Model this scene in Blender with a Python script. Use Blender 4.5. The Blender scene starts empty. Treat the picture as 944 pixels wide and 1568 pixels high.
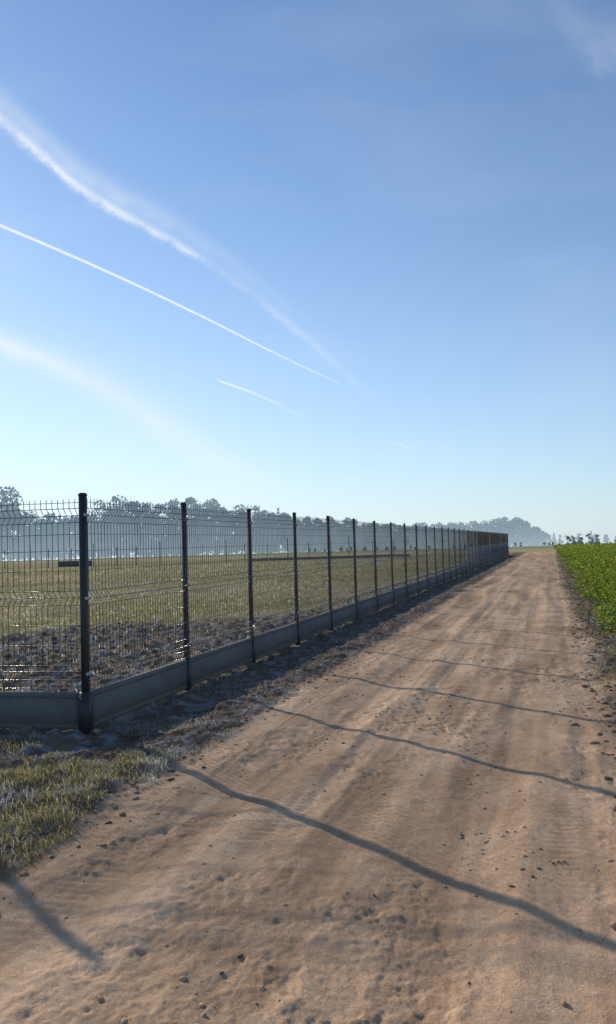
import bpy, math, random
import numpy as np
from mathutils import Vector, Matrix, Euler
random.seed(4); rng=np.random.default_rng(7)
scene=bpy.context.scene
scene.view_settings.view_transform='Standard'
scene.view_settings.look='None'
scene.view_settings.exposure=0

SUN_AZ=math.radians(-39.5); SUN_EL=math.radians(20.8)
sun_dir=Vector((math.sin(SUN_AZ)*math.cos(SUN_EL),math.cos(SUN_AZ)*math.cos(SUN_EL),math.sin(SUN_EL)))

# ---------------------------------------------------------------- helpers
def hash2(ix,iy,seed):
    h=(ix.astype(np.int64)*374761393+iy.astype(np.int64)*668265263+seed*1442695041)&0xFFFFFFFF
    h=((h^(h>>13))*1274126177)&0xFFFFFFFF
    h=(h^(h>>16))&0xFFFFFFFF
    h=((h^(h>>15))*2246822519)&0xFFFFFFFF
    return (h&0xFFFFFF)/float(0xFFFFFF)
def vn(x,y,seed=0):
    ix=np.floor(x);iy=np.floor(y);fx=x-ix;fy=y-iy
    ix=ix.astype(np.int64);iy=iy.astype(np.int64)
    u=fx*fx*fx*(fx*(fx*6-15)+10);v=fy*fy*fy*(fy*(fy*6-15)+10)
    a=hash2(ix,iy,seed);b=hash2(ix+1,iy,seed);c=hash2(ix,iy+1,seed);d=hash2(ix+1,iy+1,seed)
    return (a*(1-u)+b*u)*(1-v)+(c*(1-u)+d*u)*v
def fbm(x,y,o=4,seed=0):
    r=np.zeros_like(x);a=.5;t=0
    for i in range(o):
        c,s=math.cos(.6*i+.3),math.sin(.6*i+.3)
        r+=a*vn((x*c-y*s)*2**i+i*17.3,(x*s+y*c)*2**i-i*9.1,seed+i*13);t+=a;a*=.5
    return r/t
def sm(a,b,x):
    t=np.clip((x-a)/(b-a),0,1);return t*t*(3-2*t)

D=np.array([.299,.954]);D/=np.linalg.norm(D);N=np.array([D[1],-D[0]])
P0=np.array([-1.90,6.5])
def st(x,y):
    rx=x-P0[0];ry=y-P0[1]
    return rx*D[0]+ry*D[1], rx*N[0]+ry*N[1]
def xy(s,t):
    return P0[0]+s*D[0]+t*N[0], P0[1]+s*D[1]+t*N[1]

def make_mesh(name,V,Q=None,T=None,col=None,mat=None,smooth=False,parent=None):
    me=bpy.data.meshes.new(name)
    V=np.asarray(V,dtype=np.float32)
    nq=0 if Q is None else len(Q);nt=0 if T is None else len(T)
    me.vertices.add(len(V));me.vertices.foreach_set('co',V.ravel())
    li=[]
    if nq: li.append(np.asarray(Q,dtype=np.int32).ravel())
    if nt: li.append(np.asarray(T,dtype=np.int32).ravel())
    li=np.concatenate(li)
    me.loops.add(len(li));me.loops.foreach_set('vertex_index',li)
    me.polygons.add(nq+nt)
    tot=np.concatenate([np.full(nq,4,np.int32),np.full(nt,3,np.int32)])
    start=np.concatenate([[0],np.cumsum(tot)[:-1]]).astype(np.int32)
    me.polygons.foreach_set('loop_start',start)
    me.polygons.foreach_set('loop_total',tot)
    if smooth: me.polygons.foreach_set('use_smooth',np.ones(nq+nt,dtype=bool))
    me.update(calc_edges=True)
    if col is not None:
        c=np.ones((len(V),4),np.float32);c[:,:col.shape[1]]=col
        at=me.color_attributes.new('Col','FLOAT_COLOR','POINT');at.data.foreach_set('color',c.ravel())
    ob=bpy.data.objects.new(name,me);scene.collection.objects.link(ob)
    if mat: me.materials.append(mat)
    if parent: ob.parent=parent
    return ob

class NT:
    def __init__(s,nt): s.nt=nt;nt.nodes.clear()
    def n(s,t,**k):
        nd=s.nt.nodes.new(t)
        for a,b in k.items(): setattr(nd,a,b)
        return nd
    def l(s,a,b): s.nt.links.new(a,b)
    def m(s,op,a,b=None,c=None,clamp=False):
        nd=s.n('ShaderNodeMath',operation=op);nd.use_clamp=clamp
        for i,v in enumerate((a,b,c)):
            if v is None: continue
            if isinstance(v,(int,float)): nd.inputs[i].default_value=v
            else: s.l(v,nd.inputs[i])
        return nd.outputs[0]
    def noise(s,vec,scale,detail=3,rough=.5,dist=0):
        nd=s.n('ShaderNodeTexNoise');nd.inputs['Scale'].default_value=scale
        nd.inputs['Detail'].default_value=detail;nd.inputs['Roughness'].default_value=rough
        nd.inputs['Distortion'].default_value=dist
        if vec is not None: s.l(vec,nd.inputs['Vector'])
        return nd.outputs['Fac']
    def mix(s,f,a,b,bt='MIX'):
        nd=s.n('ShaderNodeMix',data_type='RGBA',blend_type=bt)
        for i,v in ((0,f),(6,a),(7,b)):
            if isinstance(v,(int,float)): nd.inputs[i].default_value=v
            elif isinstance(v,tuple): nd.inputs[i].default_value=v+(1,) if len(v)==3 else v
            else: s.l(v,nd.inputs[i])
        return nd.outputs[2]
def new_mat(name):
    m=bpy.data.materials.new(name);m.use_nodes=True
    return m,NT(m.node_tree)

# ---------------------------------------------------------------- materials
def mat_ground():
    m,t=new_mat('ground_soil')
    out=t.n('ShaderNodeOutputMaterial');b=t.n('ShaderNodeBsdfDiffuse');t.l(b.outputs[0],out.inputs[0])
    b.inputs['Roughness'].default_value=.2
    at=t.n('ShaderNodeAttribute',attribute_name='Col')
    g=t.n('ShaderNodeNewGeometry').outputs['Position']
    n1=t.noise(g,90,4,.8);n2=t.noise(g,14,3,.65)
    f=t.m('ADD',t.m('MULTIPLY',t.m('SUBTRACT',n1,.5),1.25),t.m('MULTIPLY',t.m('SUBTRACT',n2,.5),.6))
    f=t.m('ADD',f,1.0)
    c=t.n('ShaderNodeVectorMath',operation='SCALE');t.l(at.outputs['Color'],c.inputs[0]);t.l(f,c.inputs['Scale'])
    t.l(c.outputs[0],b.inputs['Color'])
    h=t.m('ADD',n1,t.m('MULTIPLY',n2,1.0))
    bp=t.n('ShaderNodeBump');bp.inputs['Strength'].default_value=.6;bp.inputs['Distance'].default_value=.012
    t.l(h,bp.inputs['Height']);t.l(bp.outputs[0],b.inputs['Normal'])
    return m
def mat_leaf(name,trans=.5,gloss=.0):
    m,t=new_mat(name)
    out=t.n('ShaderNodeOutputMaterial')
    at=t.n('ShaderNodeAttribute',attribute_name='Col').outputs['Color']
    d=t.n('ShaderNodeBsdfDiffuse');tr=t.n('ShaderNodeBsdfTranslucent');mx=t.n('ShaderNodeMixShader')
    g=t.n('ShaderNodeNewGeometry').outputs['Position']
    n=t.m('ADD',t.m('MULTIPLY',t.noise(g,60,1),.7),.65)
    c=t.n('ShaderNodeVectorMath',operation='SCALE');t.l(at,c.inputs[0]);t.l(n,c.inputs['Scale'])
    t.l(c.outputs[0],d.inputs[0]);t.l(c.outputs[0],tr.inputs[0])
    mx.inputs[0].default_value=trans
    t.l(d.outputs[0],mx.inputs[1]);t.l(tr.outputs[0],mx.inputs[2])
    if gloss:
        gl=t.n('ShaderNodeBsdfGlossy');gl.inputs['Roughness'].default_value=.35
        m2=t.n('ShaderNodeMixShader');m2.inputs[0].default_value=gloss
        t.l(mx.outputs[0],m2.inputs[1]);t.l(gl.outputs[0],m2.inputs[2]);t.l(m2.outputs[0],out.inputs[0])
    else: t.l(mx.outputs[0],out.inputs[0])
    return m
def mat_haze_glow(name,air,low=None,z0=0,z1=10):
    """foliage with haze painted on as emission, brighter towards the ground"""
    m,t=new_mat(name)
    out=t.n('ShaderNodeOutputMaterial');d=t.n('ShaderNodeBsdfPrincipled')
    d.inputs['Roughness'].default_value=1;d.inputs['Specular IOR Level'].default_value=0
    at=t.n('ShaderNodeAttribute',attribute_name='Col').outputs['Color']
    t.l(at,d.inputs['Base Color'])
    d.inputs['Emission Color'].default_value=air+(1,);d.inputs['Emission Strength'].default_value=1  # the foliage itself glows to imitate distance haze
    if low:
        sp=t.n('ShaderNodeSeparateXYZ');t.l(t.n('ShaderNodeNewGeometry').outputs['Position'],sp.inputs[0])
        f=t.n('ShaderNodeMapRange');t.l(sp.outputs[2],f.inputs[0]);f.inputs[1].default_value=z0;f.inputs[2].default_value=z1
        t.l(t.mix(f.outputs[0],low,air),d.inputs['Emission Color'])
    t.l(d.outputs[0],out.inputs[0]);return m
def mat_metal(name,col,rough=.4,spec=.5,coat=.0):
    m,t=new_mat(name)
    out=t.n('ShaderNodeOutputMaterial');b=t.n('ShaderNodeBsdfPrincipled');t.l(b.outputs[0],out.inputs[0])
    g=t.n('ShaderNodeNewGeometry').outputs['Position']
    n=t.noise(g,35,2,.6)
    c=t.mix(n,tuple(x*.7 for x in col),tuple(x*1.3 for x in col));t.l(c,b.inputs['Base Color'])
    b.inputs['Roughness'].default_value=rough;b.inputs['Specular IOR Level'].default_value=spec
    b.inputs['Coat Weight'].default_value=coat
    return m
def mat_concrete():
    m,t=new_mat('plinth_concrete')
    out=t.n('ShaderNodeOutputMaterial');b=t.n('ShaderNodeBsdfPrincipled');t.l(b.outputs[0],out.inputs[0])
    g=t.n('ShaderNodeNewGeometry').outputs['Position']
    n=t.noise(g,4,6,.7,.4);n2=t.noise(g,90,3,.6)
    c=t.mix(n,(.11,.107,.105),(.27,.26,.245))
    sp=t.n('ShaderNodeSeparateXYZ');t.l(g,sp.inputs[0])
    low=t.n('ShaderNodeMapRange');t.l(t.m('ADD',sp.outputs[2],t.m('MULTIPLY',n,-.12)),low.inputs[0])
    low.inputs[1].default_value=.06;low.inputs[2].default_value=-.04
    c=t.mix(t.m('MULTIPLY',low.outputs[0],.6),c,(.20,.145,.10))
    c=t.mix(t.m('MULTIPLY',n2,.4),c,(.08,.077,.075));t.l(c,b.inputs['Base Color'])
    b.inputs['Roughness'].default_value=.95;b.inputs['Specular IOR Level'].default_value=.15
    bp=t.n('ShaderNodeBump');bp.inputs['Distance'].default_value=.003;bp.inputs['Strength'].default_value=.5
    t.l(n2,bp.inputs['Height']);t.l(bp.outputs[0],b.inputs['Normal'])
    return m
M_ground=mat_ground();M_grass=mat_leaf('grass_blades',.5);M_crop=mat_leaf('crop_leaves',.55,.03)
M_post=mat_metal('graphite_paint',(.030,.030,.031),.5,.4)
M_wire=mat_metal('graphite_wire',(.05,.05,.055),.25,.8)
M_clamp=mat_metal('clip_painted_glint',(.42,.42,.43),.35,.8)  # clamps coloured pale to stand in for glints on the wire bends
M_conc=mat_concrete()

# ---------------------------------------------------------------- terrain
NP=110
pit_s=rng.uniform(-6,14,NP);pit_t=rng.uniform(1.2,4.3,NP)
pit_r=rng.uniform(.02,.05,NP);pit_d=rng.uniform(.003,.007,NP)*np.sign(rng.uniform(-.8,1,NP))
def clodmask(s,t):
    n=fbm(s*.5,t*.5,3,5)
    lim=np.minimum(-6.3+1.25*np.clip(s-6.3,0,99),-1.3)+(n-.5)*2.5
    return sm(-1.4,1.4,t-lim)*(1-sm(-.05,.1,t))*.92
def far_drop(x,y):
    d=np.hypot(x,y)
    e=np.clip(d-60,0,None)
    return np.where(e<240,-2.8e-5*e*e,-2.8e-5*240*240-.01344*(e-240))
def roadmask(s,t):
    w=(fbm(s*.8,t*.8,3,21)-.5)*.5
    r=sm(1.02,1.38,t+w)*(1-sm(4.05,4.35,t+w*.8))  # road edge set back so dark verge soil fills the plinth's shade strip
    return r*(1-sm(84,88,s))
TR=((1.85,.22,.016),(3.30,.24,.016),(2.35,.14,.007),(2.85,.14,.005),(3.85,.15,.008))
def wobble(s): return .16*np.sin(s*.22+.5)+.07*np.sin(s*.61)
def on(mask,f,*a):
    o=np.zeros_like(a[0]);i=np.nonzero(mask)[0]
    if len(i): o[i]=f(*[v[i] for v in a])
    return o
def h_road(s,t):
    wob=wobble(s);zz=np.zeros_like(s)
    ts=t+.05*(fbm(s*1.5,t*1.5,2,39)-.5)
    for c,w,dp in TR:
        u=(ts-c-wob*(1 if c<3.5 else .4))/w
        var=.35+1.3*vn(s*.35+c*7,t*.0+c,3)
        zz-=dp*np.exp(-u*u)*var
        zz+=dp*.4*np.exp(-((np.abs(u)-1.6)/.4)**2)*var
        tread=np.sin(2*math.pi*(s/.062+np.abs(u)*.9+c*3+1.2*fbm(s*2,t*2,2,40)))
        zz+=.0017*tread*np.exp(-u**4)*sm(.42,.70,fbm(s*.9+c*3,t*2.5,3,8))
    for c,ph,sl in ((1.5,.3,.05),(2.6,1.2,-.035),(3.0,2.2,.03),(2.1,4.,-.02),(3.6,5.,.03)):
        u=(ts-c-.35*np.sin(s*.16+ph)-sl*s)/.10
        m_=sm(.35,.6,fbm(s*.6+c,t*.8,2,44))
        zz-=(.005*np.exp(-u*u)-.005*np.exp(-((u-1.7)/.35)**2))*m_
        zz+=.0014*np.sin(2*math.pi*(s/.05+u*.7))*np.exp(-u**4)*m_*sm(.4,.6,fbm(s*3,t*3,2,45))
    zz+=(fbm(s*.9,t*9,3,31)-.5)*.008
    zz+=(fbm(s*2.6,t*2.6,4,33)-.5)*.009
    rough=sm(.47,.63,fbm(s*.8,t*1.6,3,38))
    zz+=np.clip(fbm(s*10,t*10,4,35)-.52,0,1)*.032*rough
    zz-=np.clip(fbm(s*7,t*9,4,36)-.60,0,1)*.05*rough
    zz+=(fbm(s*34,t*34,3,37)-.5)*(.004+.006*rough)
    return zz
def height(x,y,detail=True):
    s,t=st(x,y)
    z=far_drop(x,y)
    if not detail: return z
    near=1-sm(60,110,np.hypot(x,y));nm=near>0
    r=roadmask(s,t)
    z=z+(fbm(x*.35,y*.35,2,1)-.5)*(.03-.022*r)*near
    z=z+on((r>0)&nm,h_road,s,t)*r*near
    v=sm(-.15,.1,t)*(1-sm(1.0,1.42,t))
    z=z+v*near*on((v>0)&nm,lambda s,t:(fbm(s*5,t*5,4,41)-.5)*.08+.035*np.exp(-((t-1.0)/.25)**2)-.02+np.clip(fbm(s*14,t*14,3,43)-.55,0,1)*.06,s,t)
    v=sm(4.05,4.35,t)*(1-sm(4.9,5.4,t))
    z=z+v*near*on((v>0)&nm,lambda s,t:(fbm(s*4,t*4,4,51)-.4)*.11,s,t)
    cm=clodmask(s,t)
    z=z+cm*near*on((cm>0)&nm,lambda s,t:np.abs(fbm(s*2.2,t*2.2,3,61)-.5)*.16+np.clip(fbm(s*8,t*8,3,63)-.48,0,1)*.16-.02,s,t)
    fg=1-sm(-.3,0,t)
    z=z+fg*(1-cm)*near*on((fg>0)&nm,lambda x,y:(fbm(x*3,y*3,3,65)-.5)*.06,x,y)
    return z

front=np.radians(np.linspace(-34,34,640,endpoint=False))
rest=np.radians(np.linspace(34,326,120,endpoint=False))
ang=np.concatenate([front,rest])
rad=np.concatenate([np.geomspace(.7,2,60,endpoint=False),np.geomspace(2,30,800,endpoint=False),np.geomspace(30,6000,280)])
A,R=np.meshgrid(ang,rad)
X=(np.sin(A)*R).ravel();Y=(np.cos(A)*R).ravel()
Z=height(X,Y)
S,T=st(X,Y)
idx=np.where((np.hypot(X,Y)<16)&(T>1)&(T<4.6))[0]
xs,ts_=S[idx],T[idx];dz=np.zeros(len(idx))
order=np.argsort(xs);xs_s=xs[order];
for k in range(NP):
    a=np.searchsorted(xs_s,pit_s[k]-.25);b=np.searchsorted(xs_s,pit_s[k]+.25)
    ii=order[a:b]
    q=np.hypot((xs[ii]-pit_s[k])*(.6),ts_[ii]-pit_t[k])/pit_r[k]
    q=q*(1+1.1*(vn(xs[ii]*30,ts_[ii]*30,k)-.5))
    dz[ii]+=-pit_d[k]*np.exp(-q**2)
Z[idx]+=dz
na,nr=len(ang),len(rad)
i=np.arange(nr-1)[:,None]*na;j=np.arange(na)[None,:];j2=(j+1)%na
Q=np.stack([i+j,i+na+j,i+na+j2,i+j2],-1).reshape(-1,4)[:,::-1]
V=np.stack([X,Y,Z],1);V=np.vstack([V,[0,0,float(Z[:na].mean())]])
ctr=len(V)-1
Tt=np.stack([np.arange(na),(np.arange(na)+1)%na,np.full(na,ctr)],1)[:,::-1]
def L(*c): return np.array(c)
sand_l=L(.76,.505,.32);sand_d=L(.54,.35,.215)
n=fbm(S*.8,T*2.5,4,71);n2=fbm(X*6,Y*6,3,73)
col=sand_d+(sand_l-sand_d)*np.clip(.5+(n-.5)*1.9+(n2-.5)*1.1,0,1)[:,None]
stk=sm(.52,.70,fbm(S*.35,T*3.2,4,74))[:,None]*.30
col=col*(1-stk*.8)
trk=np.zeros_like(S)
for c,w_,dp in TR[:2]:
    u=(T-c-wobble(S))/w_
    trk+=np.exp(-u*u)
col=col*(1-(.13*trk*(.4+.9*vn(S*.4,T*0,12)))[:,None])
damp=sm(.50,.68,fbm(X*.9,Y*.9,3,76))[:,None]*sm(3.0,4.1,T)[:,None]*.3
col=col*(1-damp)
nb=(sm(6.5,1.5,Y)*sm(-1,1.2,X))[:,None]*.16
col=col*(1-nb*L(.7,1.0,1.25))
r=roadmask(S,T)[:,None]
verge=L(.155,.112,.080)*(.6+.9*fbm(S*6,T*6,3,75))[:,None]  # brown soil, darkened to carry the plinth's shade in its colour
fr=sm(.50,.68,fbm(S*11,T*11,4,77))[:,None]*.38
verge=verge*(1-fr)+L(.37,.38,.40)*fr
grassc=L(.29,.255,.115)*(.7+.6*fbm(X*.5,Y*.5,4,79))[:,None]
dry=sm(.42,.68,fbm(X*.12,Y*.3,3,81))[:,None]
grassc=grassc*(1-dry)+L(.40,.32,.19)*dry
clod=L(.19,.135,.095)*(.7+.8*fbm(X*4,Y*4,3,83))[:,None]
fr=sm(.46,.64,fbm(X*7,Y*7,3,85))[:,None]*.5
clod=clod*(1-fr)+L(.43,.41,.40)*fr
cm=clodmask(S,T)[:,None]
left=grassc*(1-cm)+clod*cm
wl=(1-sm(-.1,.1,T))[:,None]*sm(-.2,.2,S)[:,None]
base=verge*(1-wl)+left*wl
cropsoil=L(.10,.11,.035)*(.6+.8*fbm(X*2,Y*2,3,87))[:,None]
ce=sm(4.4,4.9,T+(fbm(S*1.2,T,2,89)-.5)*.6)[:,None]
farcrop=L(.15,.20,.035)
fd=sm(20,60,np.hypot(X,Y))[:,None]
cropsoil=cropsoil*(1-fd)+farcrop*fd
base=base*(1-ce)+cropsoil*ce
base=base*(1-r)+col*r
e=sm(80,86,S+(fbm(X*.3,Y*.3,2,91)-.5)*3)[:,None]
fieldfar=L(.26,.25,.11)*(.7+.6*fbm(X*.03,Y*.03,3,93))[:,None]
strip=L(.46,.36,.17)
e2=sm(105,125,S)[:,None]
base=base*(1-e)+(strip*(1-e2)+fieldfar*e2)*e
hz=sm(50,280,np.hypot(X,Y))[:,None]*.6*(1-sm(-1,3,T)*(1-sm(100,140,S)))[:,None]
base=base*(1-hz)+L(.40,.42,.42)*hz  # distance haze painted into the ground colour
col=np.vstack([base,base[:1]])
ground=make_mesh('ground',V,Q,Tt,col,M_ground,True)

def gz(x,y):
    return height(np.atleast_1d(np.asarray(x,float)),np.atleast_1d(np.asarray(y,float)))

# ---------------------------------------------------------------- fence
def box(vs,qs,c,ax,ay,az,hx,hy,hz):
    o=len(vs)
    for dz in (-1,1):
        for dx,dy in ((-1,-1),(1,-1),(1,1),(-1,1)):
            vs.append(tuple(c[k]+ax[k]*hx*dx+ay[k]*hy*dy+az[k]*hz*dz for k in range(3)))
    qs+= [(o,o+3,o+2,o+1),(o+4,o+5,o+6,o+7)]+[(o+a,o+(a+1)%4,o+4+(a+1)%4,o+4+a) for a in range(4)]
UZ=(0,0,1)
def tube(vs,qs,pts,r,ref):
    o=len(vs);ref=np.array(ref)
    for k,p in enumerate(pts):
        p=np.array(p)
        a=np.array(pts[min(k+1,len(pts)-1)])-np.array(pts[max(k-1,0)]);a=a/math.sqrt(a@a)
        u=ref-a*ref.dot(a);u/=math.sqrt(u@u);w=np.array((a[1]*u[2]-a[2]*u[1],a[2]*u[0]-a[0]*u[2],a[0]*u[1]-a[1]*u[0]))
        for q in (u+w,-u+w,-u-w,u-w): vs.append(tuple(p+q*r*.75))
    for k in range(len(pts)-1):
        b=o+4*k
        for e in range(4): qs.append((b+e,b+(e+1)%4,b+4+(e+1)%4,b+4+e))
    qs.append((o,o+1,o+2,o+3));e=o+4*(len(pts)-1);qs.append((e+3,e+2,e+1,e))
HF=1.97;PL0=.015;PL1=.31
def fence_run(name,p0,d,n,nv,spacing=1.88,corner=True,skip0=False):
    root=bpy.data.objects.new(name,None);scene.collection.objects.link(root)
    d=np.array([d[0],d[1],0.]);nrm=np.array([d[1],-d[0],0.])
    pv,pq=[],[];wv,wq=[],[];cv,cq=[],[];kv,kq=[],[]
    for k in range(n+1):
        b=np.array([p0[0],p0[1],0])+d*spacing*k
        z0=float(far_drop(b[0],b[1]))
        if not(skip0 and k==0):
            big=1.15 if (k==0 and corner) else 1
            hh=HF+random.uniform(-.008,.008)
            box(pv,pq,(b[0],b[1],z0+hh/2-.1),d,nrm,UZ,.021*big,.022*big,hh/2+.1)
            box(pv,pq,(b[0],b[1],z0+hh+.006),d,nrm,UZ,.0235*big,.0245*big,.008)
            box(pv,pq,(b[0],b[1],z0+hh+.017),d,nrm,UZ,.017*big,.018*big,.005)
            sl=.034 if k else .044
            box(pv,pq,(b[0],b[1],z0+.12),d,nrm,UZ,sl*big,.032*big,.20)
            for zc in (.47,1.10,1.80):
                c=b+nrm*.029*big
                box(kv,kq,(c[0],c[1],z0+zc),d,nrm,UZ,.034,.006,.012)
                c=b+nrm*.037*big
                box(kv,kq,(c[0],c[1],z0+zc),d,nrm,UZ,.007,.005,.007)
        if k==n: break
        z1=float(far_drop(b[0]+d[0]*spacing,b[1]+d[1]*spacing))
        mid=b+d*spacing/2;zm=(z0+z1)/2
        L2=spacing/2-.040
        box(cv,cq,(mid[0],mid[1],zm+(PL0+PL1)/2),d,nrm,UZ,L2,.018,(PL1-PL0)/2)
        f=mid
        box(cv,cq,(f[0],f[1],zm+PL1-.018),d,nrm,UZ,L2-.002,.022,.0215)
        box(cv,cq,(f[0],f[1],zm+PL0+.016),d,nrm,UZ,L2-.002,.022,.0185)
        off=.028
        base=PL1+.015;top=HF-.03
        prof=[(base-.01,0)]
        FO=.055
        folds=[(.41,.53),(1.04,1.16),(1.74,1.86)]
        if k<16:
            for a,c in folds: prof+= [(a,0),((a+c)/2,FO),(c,0)]
        prof.append((top,0))
        tilt=random.uniform(-.006,.006)
        nw=int(nv*spacing/1.88)
        for w in range(nw):
            q=b+d*(.035+(spacing-.07)*w/(nw-1))+nrm*off
            tube(wv,wq,[(q[0]+nrm[0]*(o+tilt*z),q[1]+nrm[1]*(o+tilt*z),z+zm) for z,o in prof],.0027,d)
        hz=[.34,.41,.47,.53,.70,.87,1.04,1.10,1.16,1.33,1.50,1.64,1.74,1.80,1.86,1.91]
        for z in hz:
            isf=z in (.47,1.10,1.80)
            o=FO if isf else 0
            edge=z in (.41,.53,1.04,1.16,1.74,1.86)
            q0=b+d*.015+nrm*(off+o+.005+tilt*z);q1=b+d*(spacing-.015)+nrm*(off+o+.005+tilt*z)
            tube(wv,wq,[(q0[0],q0[1],z+zm),(q1[0],q1[1],z+zm)],.0044 if isf else (.0036 if edge else .0030),nrm)
    make_mesh('posts',pv,pq,None,None,M_post,parent=root)
    make_mesh('mesh_panels',wv,wq,None,None,M_wire,parent=root)
    make_mesh('concrete_plinth',cv,cq,None,None,M_conc,parent=root)
    make_mesh('panel_clamps',kv,kq,None,None,M_clamp,parent=root)
    return root
fence_run('wire_mesh_fence',P0,D,36,36)
dl=np.array([-.985,.175]);dl/=np.linalg.norm(dl)
fence_run('wire_mesh_fence',P0,dl,6,36,spacing=2.27,skip0=True)

def far_fence():
    root=bpy.data.objects.new('boundary_fence',None);scene.collection.objects.link(root)
    m,t=new_mat('hazy_dark_paint')
    out=t.n('ShaderNodeOutputMaterial');b=t.n('ShaderNodeBsdfPrincipled');t.l(b.outputs[0],out.inputs[0])
    g=t.n('ShaderNodeNewGeometry').outputs['Position']
    t.l(t.mix(t.noise(g,2),(.07,.08,.10),(.12,.13,.14)),b.inputs['Base Color'])
    b.inputs['Roughness'].default_value=.8
    m2,t=new_mat('hazy_concrete')
    out=t.n('ShaderNodeOutputMaterial');b=t.n('ShaderNodeBsdfPrincipled');t.l(b.outputs[0],out.inputs[0])
    g=t.n('ShaderNodeNewGeometry').outputs['Position']
    t.l(t.mix(t.noise(g,1.5),(.16,.17,.18),(.26,.26,.26)),b.inputs['Base Color'])
    b.inputs['Roughness'].default_value=.9
    v,q=[],[]
    for k in range(26):
        x=-38+2.0*k+rng.uniform(-.2,.2)
        if x>9: break
        y=74+.1*x;z=float(far_drop(x,y))
        h=1.7+(k%3==0)*.4
        box(v,q,(x,y,z+h/2),(1,0,0),(0,1,0),UZ,.03,.03,h/2)
        box(v,q,(x,y,z+h+.01),(1,0,0),(0,1,0),UZ,.045,.045,.02)
    make_mesh('posts',v,q,None,None,m,parent=root)
    for x0,x1,hh,mm in ((-24,-20.8,.24,m),(-6,10.5,.11,m2)):
        v,q=[],[];x=x0
        while x<x1-.5:
            xe=min(x+2.0,x1);c=(x+xe)/2;y=76+.1*c;z=float(far_drop(c,y))
            box(v,q,(c,y,z+hh+.02),(1,0,0),(0,1,0),UZ,(xe-x)/2-.01,.05,hh)
            box(v,q,(c,y,z+2*hh+.035),(1,0,0),(0,1,0),UZ,(xe-x)/2-.005,.08,.02)
            x=xe
        make_mesh('low_wall',v,q,None,None,mm,parent=root)
far_fence()

# ---------------------------------------------------------------- grass
def blades(name,x,y,h,w,col,mat,lean=.6,parent=None):
    n=len(x);z=gz(x,y)-.005
    a=rng.uniform(0,2*math.pi,n);la=rng.uniform(0,2*math.pi,n);ll=rng.uniform(.1,1,n)*lean*h
    dx=np.cos(a)*w/2;dy=np.sin(a)*w/2
    lx=np.cos(la)*ll;ly=np.sin(la)*ll
    V=np.empty((n,5,3))
    V[:,0]=np.stack([x-dx,y-dy,z],1);V[:,1]=np.stack([x+dx,y+dy,z],1)
    V[:,2]=np.stack([x+dx*.8+lx*.35,y+dy*.8+ly*.35,z+h*.6],1)
    V[:,3]=np.stack([x-dx*.8+lx*.35,y-dy*.8+ly*.35,z+h*.6],1)
    V[:,4]=np.stack([x+lx,y+ly,z+h*(1-.25*ll/np.maximum(h,1e-6))],1)
    b=np.arange(n)*5
    Q=np.stack([b,b+1,b+2,b+3],1);T=np.stack([b+3,b+2,b+4],1)
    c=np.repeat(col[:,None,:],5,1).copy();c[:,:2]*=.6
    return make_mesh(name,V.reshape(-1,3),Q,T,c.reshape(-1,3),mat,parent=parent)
def pick(cols,p,n):
    cols=np.array(cols);c=cols[rng.choice(len(cols),n,p=p)]
    return c*rng.uniform(.7,1.3,(n,1))
def verge_grass():
    n=90000
    s=rng.uniform(-4.5,0.25,n);t=rng.uniform(-2.6,1.3,n)
    dens=fbm(s*2.2,t*2.2,4,101)
    keep=(dens+rng.uniform(-.03,.03,n)>.47)&(t+ (fbm(s*1.5,t*1.5,3,103)-.5)*1.5<.98)&~((s>0)&(t<0))
    s,t,dens=[v[keep] for v in (s,t,dens)];x,y=xy(s,t)
    n=len(x);h=rng.uniform(.010,.042,n)*(.3+1.9*(dens-.42)*3)
    tall=rng.uniform(0,1,n)>.985;h=np.where(tall,h*2.2,h)
    fz=fbm(s*1.8,t*1.8,3,106)+rng.uniform(-.05,.05,n)>.50
    c=pick([(.22,.22,.06),(.34,.30,.11),(.46,.36,.20),(.54,.55,.55)],[.27,.29,.32,.12],n)
    c2=pick([(.26,.26,.15),(.44,.39,.29),(.58,.60,.62)],[.25,.30,.45],n)
    c=np.where(fz[:,None],c2,c)
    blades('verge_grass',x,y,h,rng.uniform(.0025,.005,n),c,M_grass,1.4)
    n=80000
    s=70*(rng.uniform(0,1,n)**2.0);t=rng.normal(.5,.42,n)
    dens=fbm(s*2.0,t*2.5,4,105)
    keep=(dens+rng.uniform(-.03,.03,n)>.52)&(t>.03)&(t<1.3)
    s,t,dens=s[keep],t[keep],dens[keep];x,y=xy(s,t);n=len(x)
    h=rng.uniform(.010,.04,n)*(.6+2*(dens-.5))
    c=pick([(.16,.15,.07),(.28,.23,.13),(.38,.30,.2),(.48,.50,.54)],[.2,.22,.2,.38],n)
    blades('verge_grass',x,y,h,rng.uniform(.0025,.005,n)*(1+s/25),c,M_grass,1.3)
    n=14000
    s=-3+60*(rng.uniform(0,1,n)**1.6);t=rng.normal(4.35,.14,n)
    keep=fbm(s*2.0,t*2.5,3,107)>.5
    s,t=s[keep],t[keep];x,y=xy(s,t);n=len(x)
    c=pick([(.16,.18,.05),(.32,.26,.12),(.44,.33,.2)],[.4,.3,.3],n)
    blades('verge_grass',x,y,rng.uniform(.015,.07,n),rng.uniform(.003,.006,n)*(1+s/25),c,M_grass,1.2)
verge_grass()
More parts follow.
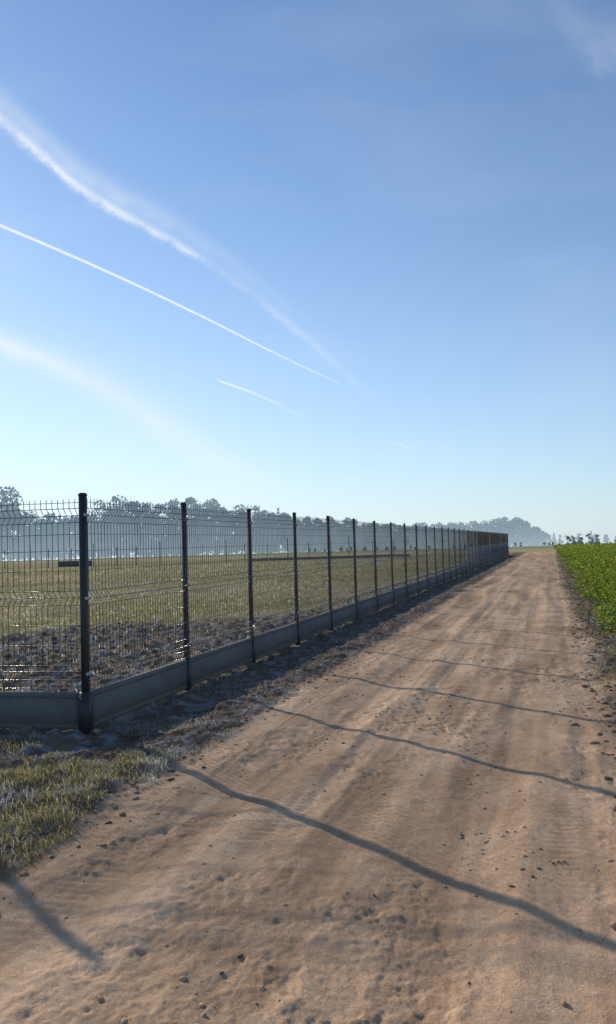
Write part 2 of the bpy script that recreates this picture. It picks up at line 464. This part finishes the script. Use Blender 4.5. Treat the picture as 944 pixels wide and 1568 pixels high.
def field_grass():
    n=160000
    u=rng.uniform(0,1,n)
    y=7+60*u**1.6;x=rng.uniform(-.62,.34,n)*y-1
    s,t=st(x,y)
    cm=clodmask(s,t)
    keep=(t<-.15)&(s>.1)&(rng.uniform(0,1,n)>cm*.88)&(fbm(x*1.2,y*1.2,3,111)>.38)
    x,y=x[keep],y[keep];n=len(x);sc=1+y/22
    h=rng.uniform(.025,.075,n)*(.6+.4*sc)
    c=pick([(.20,.20,.075),(.34,.295,.135),(.46,.37,.21),(.58,.56,.52)],[.24,.31,.23,.22],n)
    c*=(.65+.7*fbm(x*.45,y*.3,3,113))[:,None]
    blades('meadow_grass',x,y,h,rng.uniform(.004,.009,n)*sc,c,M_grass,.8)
field_grass()
# ---------------------------------------------------------------- soil clods
def clods():
    phi=(1+5**.5)/2
    iv=np.array([(-1,phi,0),(1,phi,0),(-1,-phi,0),(1,-phi,0),(0,-1,phi),(0,1,phi),(0,-1,-phi),(0,1,-phi),(phi,0,-1),(phi,0,1),(-phi,0,-1),(-phi,0,1)])/math.hypot(1,phi)
    it=np.array([(0,11,5),(0,5,1),(0,1,7),(0,7,10),(0,10,11),(1,5,9),(5,11,4),(11,10,2),(10,7,6),(7,1,8),(3,9,4),(3,4,2),(3,2,6),(3,6,8),(3,8,9),(4,9,5),(2,4,11),(6,2,10),(8,6,7),(9,8,1)])
    def make(name,s,t,r,c):
        x,y=xy(s,t);z=gz(x,y);n=len(x)
        V=iv[None]*(r[:,None,None])*rng.uniform(.55,1.35,(n,12,1))
        a=rng.uniform(0,6.28,n);st_=rng.uniform(1,1.7,n)
        ca,sa=np.cos(a),np.sin(a)
        vx=V[:,:,0]*st_[:,None];vy=V[:,:,1].copy()
        V[:,:,0]=vx*ca[:,None]-vy*sa[:,None];V[:,:,1]=vx*sa[:,None]+vy*ca[:,None]
        V[:,:,2]*=.55
        V+=np.stack([x,y,z+r*.1],1)[:,None,:]
        T=(it[None]+(np.arange(n)*12)[:,None,None]).reshape(-1,3)
        make_mesh(name,V.reshape(-1,3),None,T,np.repeat(c,12,0),M_ground,False)
    n=30000
    s=rng.uniform(-6,1,n)+rng.uniform(0,1,n)**2*22;t=rng.uniform(1.1,4.3,n)
    d=fbm(s*1.1,t*2.0,4,121);k=d+rng.uniform(-.06,.06,n)>.59
    k|=rng.uniform(0,1,n)<.06
    s,t=s[k],t[k];n=len(s)
    r=.0016+.012*rng.uniform(0,1,n)**6
    make('soil_clods',s,t,r,pick([(.50,.34,.22),(.36,.25,.16),(.20,.14,.10)],[.5,.3,.2],n))
    n=8000
    s=-4+rng.uniform(0,1,n)**1.7*45;t=rng.normal(.95,.25,n);k=(t>.05)&(t<1.6);s,t=s[k],t[k];n=len(s)
    r=.004+.018*rng.uniform(0,1,n)**4
    make('soil_clods',s,t,r,pick([(.30,.21,.14),(.17,.12,.085),(.36,.36,.37)],[.45,.43,.12],n))
    n=9000
    s=rng.uniform(.3,22,n);t=-rng.uniform(.1,9,n);k=clodmask(s,t)>rng.uniform(.1,1.3,n);s,t=s[k],t[k];n=len(s)
    r=.010+.05*rng.uniform(0,1,n)**3
    make('soil_clods',s,t,r,pick([(.22,.155,.11),(.15,.105,.075),(.44,.43,.42)],[.45,.33,.22],n))
    n=3500
    s=rng.uniform(-3,40,n);t=rng.normal(4.3,.15,n);r=.005+.028*rng.uniform(0,1,n)**3
    make('soil_clods',s,t,r,pick([(.30,.21,.14),(.20,.14,.10)],[.5,.5],n))
clods()

# ---------------------------------------------------------------- crop field
def crop():
    def gen(n,s0,s1,tw,k,lsz,hh,pw=1.0):
        s=s0+(s1-s0)*rng.uniform(0,1,n)**pw;t=4.4+tw*rng.uniform(0,1,n)
        ed=(fbm(s*1.2,s*0,2,131)-.5)*.6
        kp=t>4.5+ed
        s,t=s[kp],t[kp];n=len(s);x,y=xy(s,t);z=gz(x,y)
        px=np.repeat(x,k);py=np.repeat(y,k);pz=np.repeat(z,k);m=n*k
        ph=np.repeat(hh*rng.uniform(.6,1.25,n)*(.6+.8*vn(x*1.5,y*1.5,5)),k)
        a=rng.uniform(0,2*math.pi,m);u=rng.uniform(.15,1,m)
        rr=lsz*rng.uniform(.3,1.1,m)
        bx=px+np.cos(a)*rr*.8;by=py+np.sin(a)*rr*.8;bz=pz+ph*u
        l=lsz*rng.uniform(.7,1.4,m)*(1.2-.6*u);w=l*rng.uniform(.35,.6,m)
        el=rng.uniform(-.4,1.0,m);ca,sa=np.cos(a),np.sin(a);ce,se=np.cos(el),np.sin(el)
        V=np.empty((m,6,3))
        def P(f,g,dz): return np.stack([bx+ca*ce*l*f-sa*w*g,by+sa*ce*l*f+ca*w*g,bz+se*l*f+dz*l],1)
        V[:,0]=P(0,0,0);V[:,1]=P(.4,.5,.12);V[:,2]=P(.85,.38,.02);V[:,3]=P(1.1,0,-.15);V[:,4]=P(.85,-.38,.02);V[:,5]=P(.4,-.5,.12)
        b=np.arange(m)*6
        Q=np.concatenate([np.stack([b,b+1,b+2,b+3],1),np.stack([b,b+3,b+4,b+5],1)])
        c=pick([(.10,.19,.03),(.17,.27,.035),(.34,.39,.04),(.52,.45,.05)],[.23,.32,.29,.16],m)
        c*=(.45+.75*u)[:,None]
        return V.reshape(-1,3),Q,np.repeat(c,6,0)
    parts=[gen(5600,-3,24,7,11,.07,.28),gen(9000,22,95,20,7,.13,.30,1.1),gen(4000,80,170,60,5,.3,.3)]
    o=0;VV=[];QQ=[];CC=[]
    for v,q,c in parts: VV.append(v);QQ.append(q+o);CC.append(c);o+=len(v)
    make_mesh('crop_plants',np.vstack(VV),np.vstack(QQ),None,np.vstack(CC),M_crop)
crop()

# ---------------------------------------------------------------- distant trees
def interp(x,pts):
    a=np.array(pts);return np.interp(x,a[:,0],a[:,1])
class TreeBuf:
    def __init__(s): s.v=[];s.q=[];s.c=[];s.n=0
    def add(s,v,q,c): s.v.append(v);s.q.append(q+s.n);s.c.append(c);s.n+=len(v)
    def limb(s,p,q,r0,r1,c):
        p=np.array(p);q=np.array(q);a=q-p;a=a/np.linalg.norm(a)
        u=np.cross(a,[.3,1,.1]);u/=np.linalg.norm(u);w=np.cross(a,u)
        v=[]
        for pt,r in ((p,r0),(q,r1)):
            for k in range(5):
                th=2*math.pi*k/5;v.append(pt+(u*math.cos(th)+w*math.sin(th))*r)
        s.add(np.array(v),np.array([(k,(k+1)%5,5+(k+1)%5,5+k) for k in range(5)]),np.tile(c,(10,1)))
    def leaves(s,ctr,sz,c):
        n=len(ctr);u=rng.normal(size=(n,3));u/=np.linalg.norm(u,axis=1)[:,None]
        w=np.cross(u,rng.normal(size=(n,3)));w/=np.linalg.norm(w,axis=1)[:,None]
        a=u*sz[:,None];b=w*sz[:,None]*rng.uniform(.5,.9,(n,1))
        V=np.stack([ctr-a,ctr-b*.9,ctr+a,ctr+b],1).reshape(-1,3)
        s.add(V,np.arange(n*4).reshape(-1,4),np.repeat(c,4,0))
    def tree(s,x,y,h,kind,tone,lf=.7,nc=16,per=26):
        z=float(far_drop(x,y));c0=np.array(tone)
        if kind=='conifer':
            s.limb((x,y,z),(x,y,z+h*.97),h*.018,h*.004,c0*.6)
            n=nc*per;u=rng.uniform(0,1,n)**.75
            u=np.floor(u*13)/13+rng.uniform(0,.05,n)
            R=h*.20*(1-u)**.9*rng.uniform(.2,1,n)**.5+.1;a=rng.uniform(0,2*math.pi,n)
            ctr=np.stack([x+np.cos(a)*R,y+np.sin(a)*R,z+h*(.08+.92*u)-R*.25],1)
            s.leaves(ctr,lf*rng.uniform(.5,1,n)*(1.1-.7*u),c0*rng.uniform(.6,1.3,(n,1)))
        elif kind=='bare':
            s.limb((x,y,z),(x,y,z+h*.45),h*.02,h*.013,c0)
            def br(p,d,l,r,dep):
                q=p+d*l;s.limb(p,q,r,r*.6,c0)
                if dep==0: return
                for _ in range(3):
                    nd=d+rng.normal(size=3)*.5;nd[2]=abs(nd[2])*.8+.1;nd/=np.linalg.norm(nd)
                    br(q,nd,l*rng.uniform(.55,.8),r*.6,dep-1)
            for _ in range(5):
                d=rng.normal(size=3)*.55;d[2]=1;d/=np.linalg.norm(d)
                br(np.array([x,y,z+h*rng.uniform(.25,.45)]),d,h*.22,h*.01,3)
        else:
            pine=kind=='pine'
            top=z+h;cb=z+h*(.30 if pine else .08);cr=h*(.20 if pine else .28)
            s.limb((x,y,z),(x+h*.01,y,z+h*.8),h*.018,h*.006,c0*.7)
            for k in range(nc):
                f=rng.uniform(0,1);a=rng.uniform(0,2*math.pi)
                prof=math.sin(math.pi*min(1,f*.78+.2))**.8
                R=cr*prof*rng.uniform(.2,1)
                cc=np.array([x+math.cos(a)*R,y+math.sin(a)*R,cb+(top-cb)*f*.95])
                if k%3==0: s.limb((x,y,cc[2]-R*.5),cc,h*.006,h*.002,c0*.7)
                br=cr*rng.uniform(.3,.55)
                p=rng.normal(size=(per,3));p/=np.linalg.norm(p,axis=1)[:,None];p*=br*rng.uniform(.3,1,(per,1))**.5;p[:,2]*=.7
                tone=c0*rng.uniform(.65,1.35)
                s.leaves(cc+p,lf*rng.uniform(.5,1.1,per),tone*(1+.25*p[:,2:3]/br)*rng.uniform(.85,1.15,(per,1)))
    def out(s,name,mat):
        return make_mesh(name,np.vstack(s.v),np.vstack(s.q),None,np.vstack(s.c),mat)
prof=[(-.9,.09),(-.6,.085),(-.41,.086),(-.385,.082),(-.365,.062),(-.34,.048),(-.31,.048),(-.28,.064),(-.24,.070),(-.20,.072),(-.165,.062),(-.13,.066),(-.10,.056),(-.06,.054),(-.04,.048),(-.01,.037),(.03,.033),(.08,.028),(.13,.024)]
B=TreeBuf()
for row,(y0,y1,f0,f1) in enumerate(((300,340,.80,1.05),(270,300,.5,.85))):
    a=-.85
    while a<.125:
        Yd=rng.uniform(y0,y1);e=float(interp(a,prof));h=1.5+e*Yd*rng.uniform(f0,f1)-float(far_drop(a*Yd,Yd))
        kind=rng.choice(['leafy','leafy','leafy','leafy','pine','conifer'])
        B.tree(a*Yd,Yd,h,kind,np.array((.085,.105,.085))*rng.uniform(.4,1.6),lf=.75,nc=26,per=28)
        a+=rng.uniform(.006,.014)
for k in range(70):
    a=rng.uniform(-.8,.1);Yd=rng.uniform(255,270)
    B.tree(a*Yd,Yd,rng.uniform(2.5,5.5),'leafy',np.array((.06,.075,.055))*rng.uniform(.4,1.6),lf=.7,nc=8,per=18)
for aa in (-.025,-.015,.0):
    B.tree(aa*240,240,13 if aa!=0 else 9,'bare',(.06,.07,.08))
B.out('distant_trees',mat_haze_glow('distant_foliage_haze_glow',(.14,.195,.245),(.24,.31,.37),-2,14))
prof2=[(.05,.024),(.13,.0225),(.17,.023),(.21,.0235),(.25,.027),(.275,.027),(.285,.022),(.30,.012),(.312,.004)]
B=TreeBuf();a=.04
while a<.313:
    Yd=rng.uniform(560,640);e=float(interp(a,prof2));h=1.5+e*Yd*rng.uniform(.80,1.04)-float(far_drop(a*Yd,Yd))
    kind=rng.choice(['leafy','conifer','leafy','leafy'])
    B.tree(a*Yd,Yd,h,kind,(.06,.09,.09),lf=1.0,nc=24,per=30)
    a+=rng.uniform(.0025,.0055)
for aa,e,kk in ((.318,.007,'conifer'),(.326,.003,'leafy'),(.335,.007,'bare'),(.342,.003,'leafy'),(.35,.006,'leafy'),(.366,.0085,'conifer'),(.372,.003,'leafy'),(.385,.002,'leafy'),(.40,.003,'leafy'),(.42,.004,'leafy'),(.46,.006,'leafy'),(.5,.007,'conifer'),(.56,.01,'leafy'),(.6,.012,'leafy')):
    Yd=420;h=1.5+e*Yd-float(far_drop(aa*Yd,Yd));B.tree(aa*Yd,Yd,h,kk,(.05,.08,.08),lf=.6,nc=14,per=24)
B.out('distant_trees',mat_haze_glow('far_foliage_haze_glow',(.22,.285,.345),(.33,.41,.47),-6,10))
B=TreeBuf()
for k in range(90):
    a=rng.uniform(.0,.6);Yd=rng.uniform(170,215)
    if k<8: a=rng.uniform(.335,.375);Yd=150
    B.tree(a*Yd,Yd,rng.uniform(.5,1.2)*(2.2 if k<8 else 1),'leafy',(.12,.12,.06),lf=.25,nc=6,per=14)
B.out('field_edge_shrubs',mat_haze_glow('shrub_foliage_haze_glow',(.05,.065,.07)))

# ---------------------------------------------------------------- world
w=bpy.data.worlds.new('World');scene.world=w;w.use_nodes=True
w.cycles.sampling_method='MANUAL';w.cycles.sample_map_resolution=512
t=NT(w.node_tree)
out=t.n('ShaderNodeOutputWorld');bg=t.n('ShaderNodeBackground');t.l(bg.outputs[0],out.inputs[0])
sky=t.n('ShaderNodeTexSky',sky_type='NISHITA');sky.sun_disc=False
sky.sun_elevation=SUN_EL;sky.sun_rotation=SUN_AZ
sky.air_density=1.0;sky.dust_density=.12;sky.ozone_density=2.0
bg.inputs['Strength'].default_value=.112
vec=t.n('ShaderNodeTexCoord').outputs['Generated']
sep=t.n('ShaderNodeSeparateXYZ');t.l(vec,sep.inputs[0])
yy=t.m('MAXIMUM',sep.outputs[1],.02)
ca=t.m('DIVIDE',sep.outputs[0],yy);cb=t.m('DIVIDE',sep.outputs[2],yy)
an=t.m('DIVIDE',t.m('ADD',ca,.8),1.2,clamp=True)
frontm=t.m('GREATER_THAN',sep.outputs[1],.1)
comb=t.n('ShaderNodeCombineXYZ');t.l(ca,comb.inputs[0]);t.l(cb,comb.inputs[1])
pv=comb.outputs[0]
NA=t.noise(pv,22,5,.7);NB=t.noise(pv,95,2,.6)
WOB=NA
def curve(pts,scale=1.0):
    nd=t.n('ShaderNodeFloatCurve');c=nd.mapping.curves[0]
    P=[((a+.8)/1.2,v/scale) for a,v in pts]
    c.points[0].location=P[0];c.points[1].location=P[-1]
    for p in P[1:-1]: c.points.new(*p)
    nd.mapping.update();t.l(an,nd.inputs['Value'])
    return t.m('MULTIPLY',nd.outputs[0],scale) if scale!=1 else nd.outputs[0]
def trail(path,width,inten,soft=2.0,N_=None,namp=.5,wob=0):
    b0=curve(path);wd=curve(width,.1);it=curve(inten)
    dlt=t.m('SUBTRACT',cb,b0)
    if wob: dlt=t.m('ADD',dlt,t.m('MULTIPLY',t.m('SUBTRACT',WOB,.5),wob))
    q=t.m('ABSOLUTE',t.m('DIVIDE',dlt,t.m('MAXIMUM',wd,.0003)))
    g=t.m('EXPONENT',t.m('MULTIPLY',t.m('POWER',q,soft),-1))
    n=t.m('ADD',t.m('MULTIPLY',t.m('SUBTRACT',N_,.5),namp*2),1)
    return t.m('MULTIPLY',t.m('MULTIPLY',g,it),t.m('MAXIMUM',n,0))
A_=[(-.8,.90),(-.6,.745),(-.395,.574),(-.343,.528),(-.291,.480),(-.2235,.436),(-.147,.390),(-.079,.340),(-.020,.291),(.030,.246),(.088,.1926),(.4,.0)]
trs=[
 trail(A_,[(-.8,.02),(-.395,.011),(-.29,.008),(-.147,.006),(-.02,.008),(.4,.01)],[(-.8,.45),(-.4,.48),(-.29,.60),(-.2,.48),(-.147,.42),(-.1,.13),(0,.20),(.03,.12),(.09,.03),(.12,0),(.4,0)],2,NA,1.4,.022),
 trail([(a,min(1,b+.022)) for a,b in A_],[(-.8,.03),(-.395,.022),(-.147,.016),(.4,.01)],[(-.8,.2),(-.4,.24),(-.2,.22),(-.147,.14),(-.02,.05),(.1,0),(.4,0)],2,NA,.9,.03),
 trail([(-.8,.615),(-.396,.432),(-.268,.372),(-.14,.307),(-.0385,.252),(.054,.2047),(.4,.03)],[(-.8,.0024),(-.396,.0020),(-.1,.0015),(.054,.0011),(.4,.001)],[(-.8,.85),(-.396,.9),(-.14,.85),(-.02,.5),(.03,.3),(.06,.06),(.07,0),(.4,0)],2.4,NB,.45),
 trail([(-.8,.5),(-.108,.2155),(-.057,.195),(-.0065,.169),(.4,.0)],[(-.8,.0015),(-.108,.0013),(-.0065,.002),(.4,.002)],[(-.8,0),(-.114,0),(-.108,.8),(-.057,.45),(-.0065,.18),(.03,0),(.4,0)],2,NB,.45),
 trail([(-.8,.43),(-.398,.275),(-.27,.2155),(-.161,.1436),(-.043,.0807),(.4,.0)],[(-.8,.03),(-.398,.016),(-.16,.024),(.0,.02),(.4,.02)],[(-.8,.5),(-.398,.55),(-.27,.38),(-.16,.28),(-.043,.08),(.02,0),(.4,0)],1.6,NA,.3,.010),
 trail([(-.8,.5),(.10,.133),(.122,.126),(.4,.03)],[(-.8,.0012),(.12,.0012),(.4,.001)],[(-.8,0),(.115,0),(.12,.35),(.133,.2),(.137,0),(.4,0)],2,NB,.3),
 trail([(-.8,1),(.30,.82),(.345,.71),(.385,.665),(.4,.65)],[(-.8,.03),(.4,.034)],[(-.8,0),(.32,0),(.36,.06),(.4,.12)],2,NA,1.0,.04),
]
tot=trs[0]
for x in trs[1:]: tot=t.m('ADD',tot,x)
mp=t.n('ShaderNodeMapping');mp.inputs['Scale'].default_value=(1.2,3.2,1);mp.inputs['Rotation'].default_value=(0,0,.55);t.l(pv,mp.inputs[0])
cir=t.m('MULTIPLY',t.m('SUBTRACT',t.noise(mp.outputs[0],1.7,4,.5,.3),.47,clamp=True),.34)
tot=t.m('ADD',tot,cir)
tot=t.m('MULTIPLY',tot,frontm)
tot=t.m('MINIMUM',tot,.92)
base=t.mix(1.0,sky.outputs[0],(.92,1.13,1.35),'MULTIPLY')
dt=t.n('ShaderNodeVectorMath',operation='DOT_PRODUCT');t.l(vec,dt.inputs[0]);dt.inputs[1].default_value=(math.sin(SUN_AZ),math.cos(SUN_AZ),0)
toward=t.m('MAXIMUM',dt.outputs['Value'],0)
hz=t.m('EXPONENT',t.m('MULTIPLY',t.m('MAXIMUM',sep.outputs[2],0),-4.2))
hz=t.m('MULTIPLY',hz,t.m('ADD',.64,t.m('MULTIPLY',t.m('POWER',toward,3),.34)))
hcol=t.mix(toward,(4.2,5.5,7.2),(7.1,8.05,8.75))
# haze behind the viewer is thinner (less fill light from there)
base=t.mix(hz,base,hcol)
mxs=t.mix(tot,base,(8.4,8.7,9.0))
t.l(mxs,bg.inputs['Color'])

sl=bpy.data.lights.new('sun','SUN');sl.energy=5;sl.angle=math.radians(.5);sl.color=(1,.92,.79)
so=bpy.data.objects.new('sun',sl);scene.collection.objects.link(so);so.rotation_euler=sun_dir.to_track_quat('Z','Y').to_euler()

cam=bpy.data.cameras.new('camera');co=bpy.data.objects.new('camera',cam);scene.collection.objects.link(co)
cam.sensor_fit='VERTICAL';cam.sensor_height=36;cam.lens=36*1180/1568
cam.clip_start=.05;cam.clip_end=20000
co.matrix_world=Matrix.Translation((0,0,1.5))@Matrix.Rotation(math.radians(92.4),4,'X')@Matrix.Rotation(math.radians(-1.6),4,'Z')
scene.camera=co
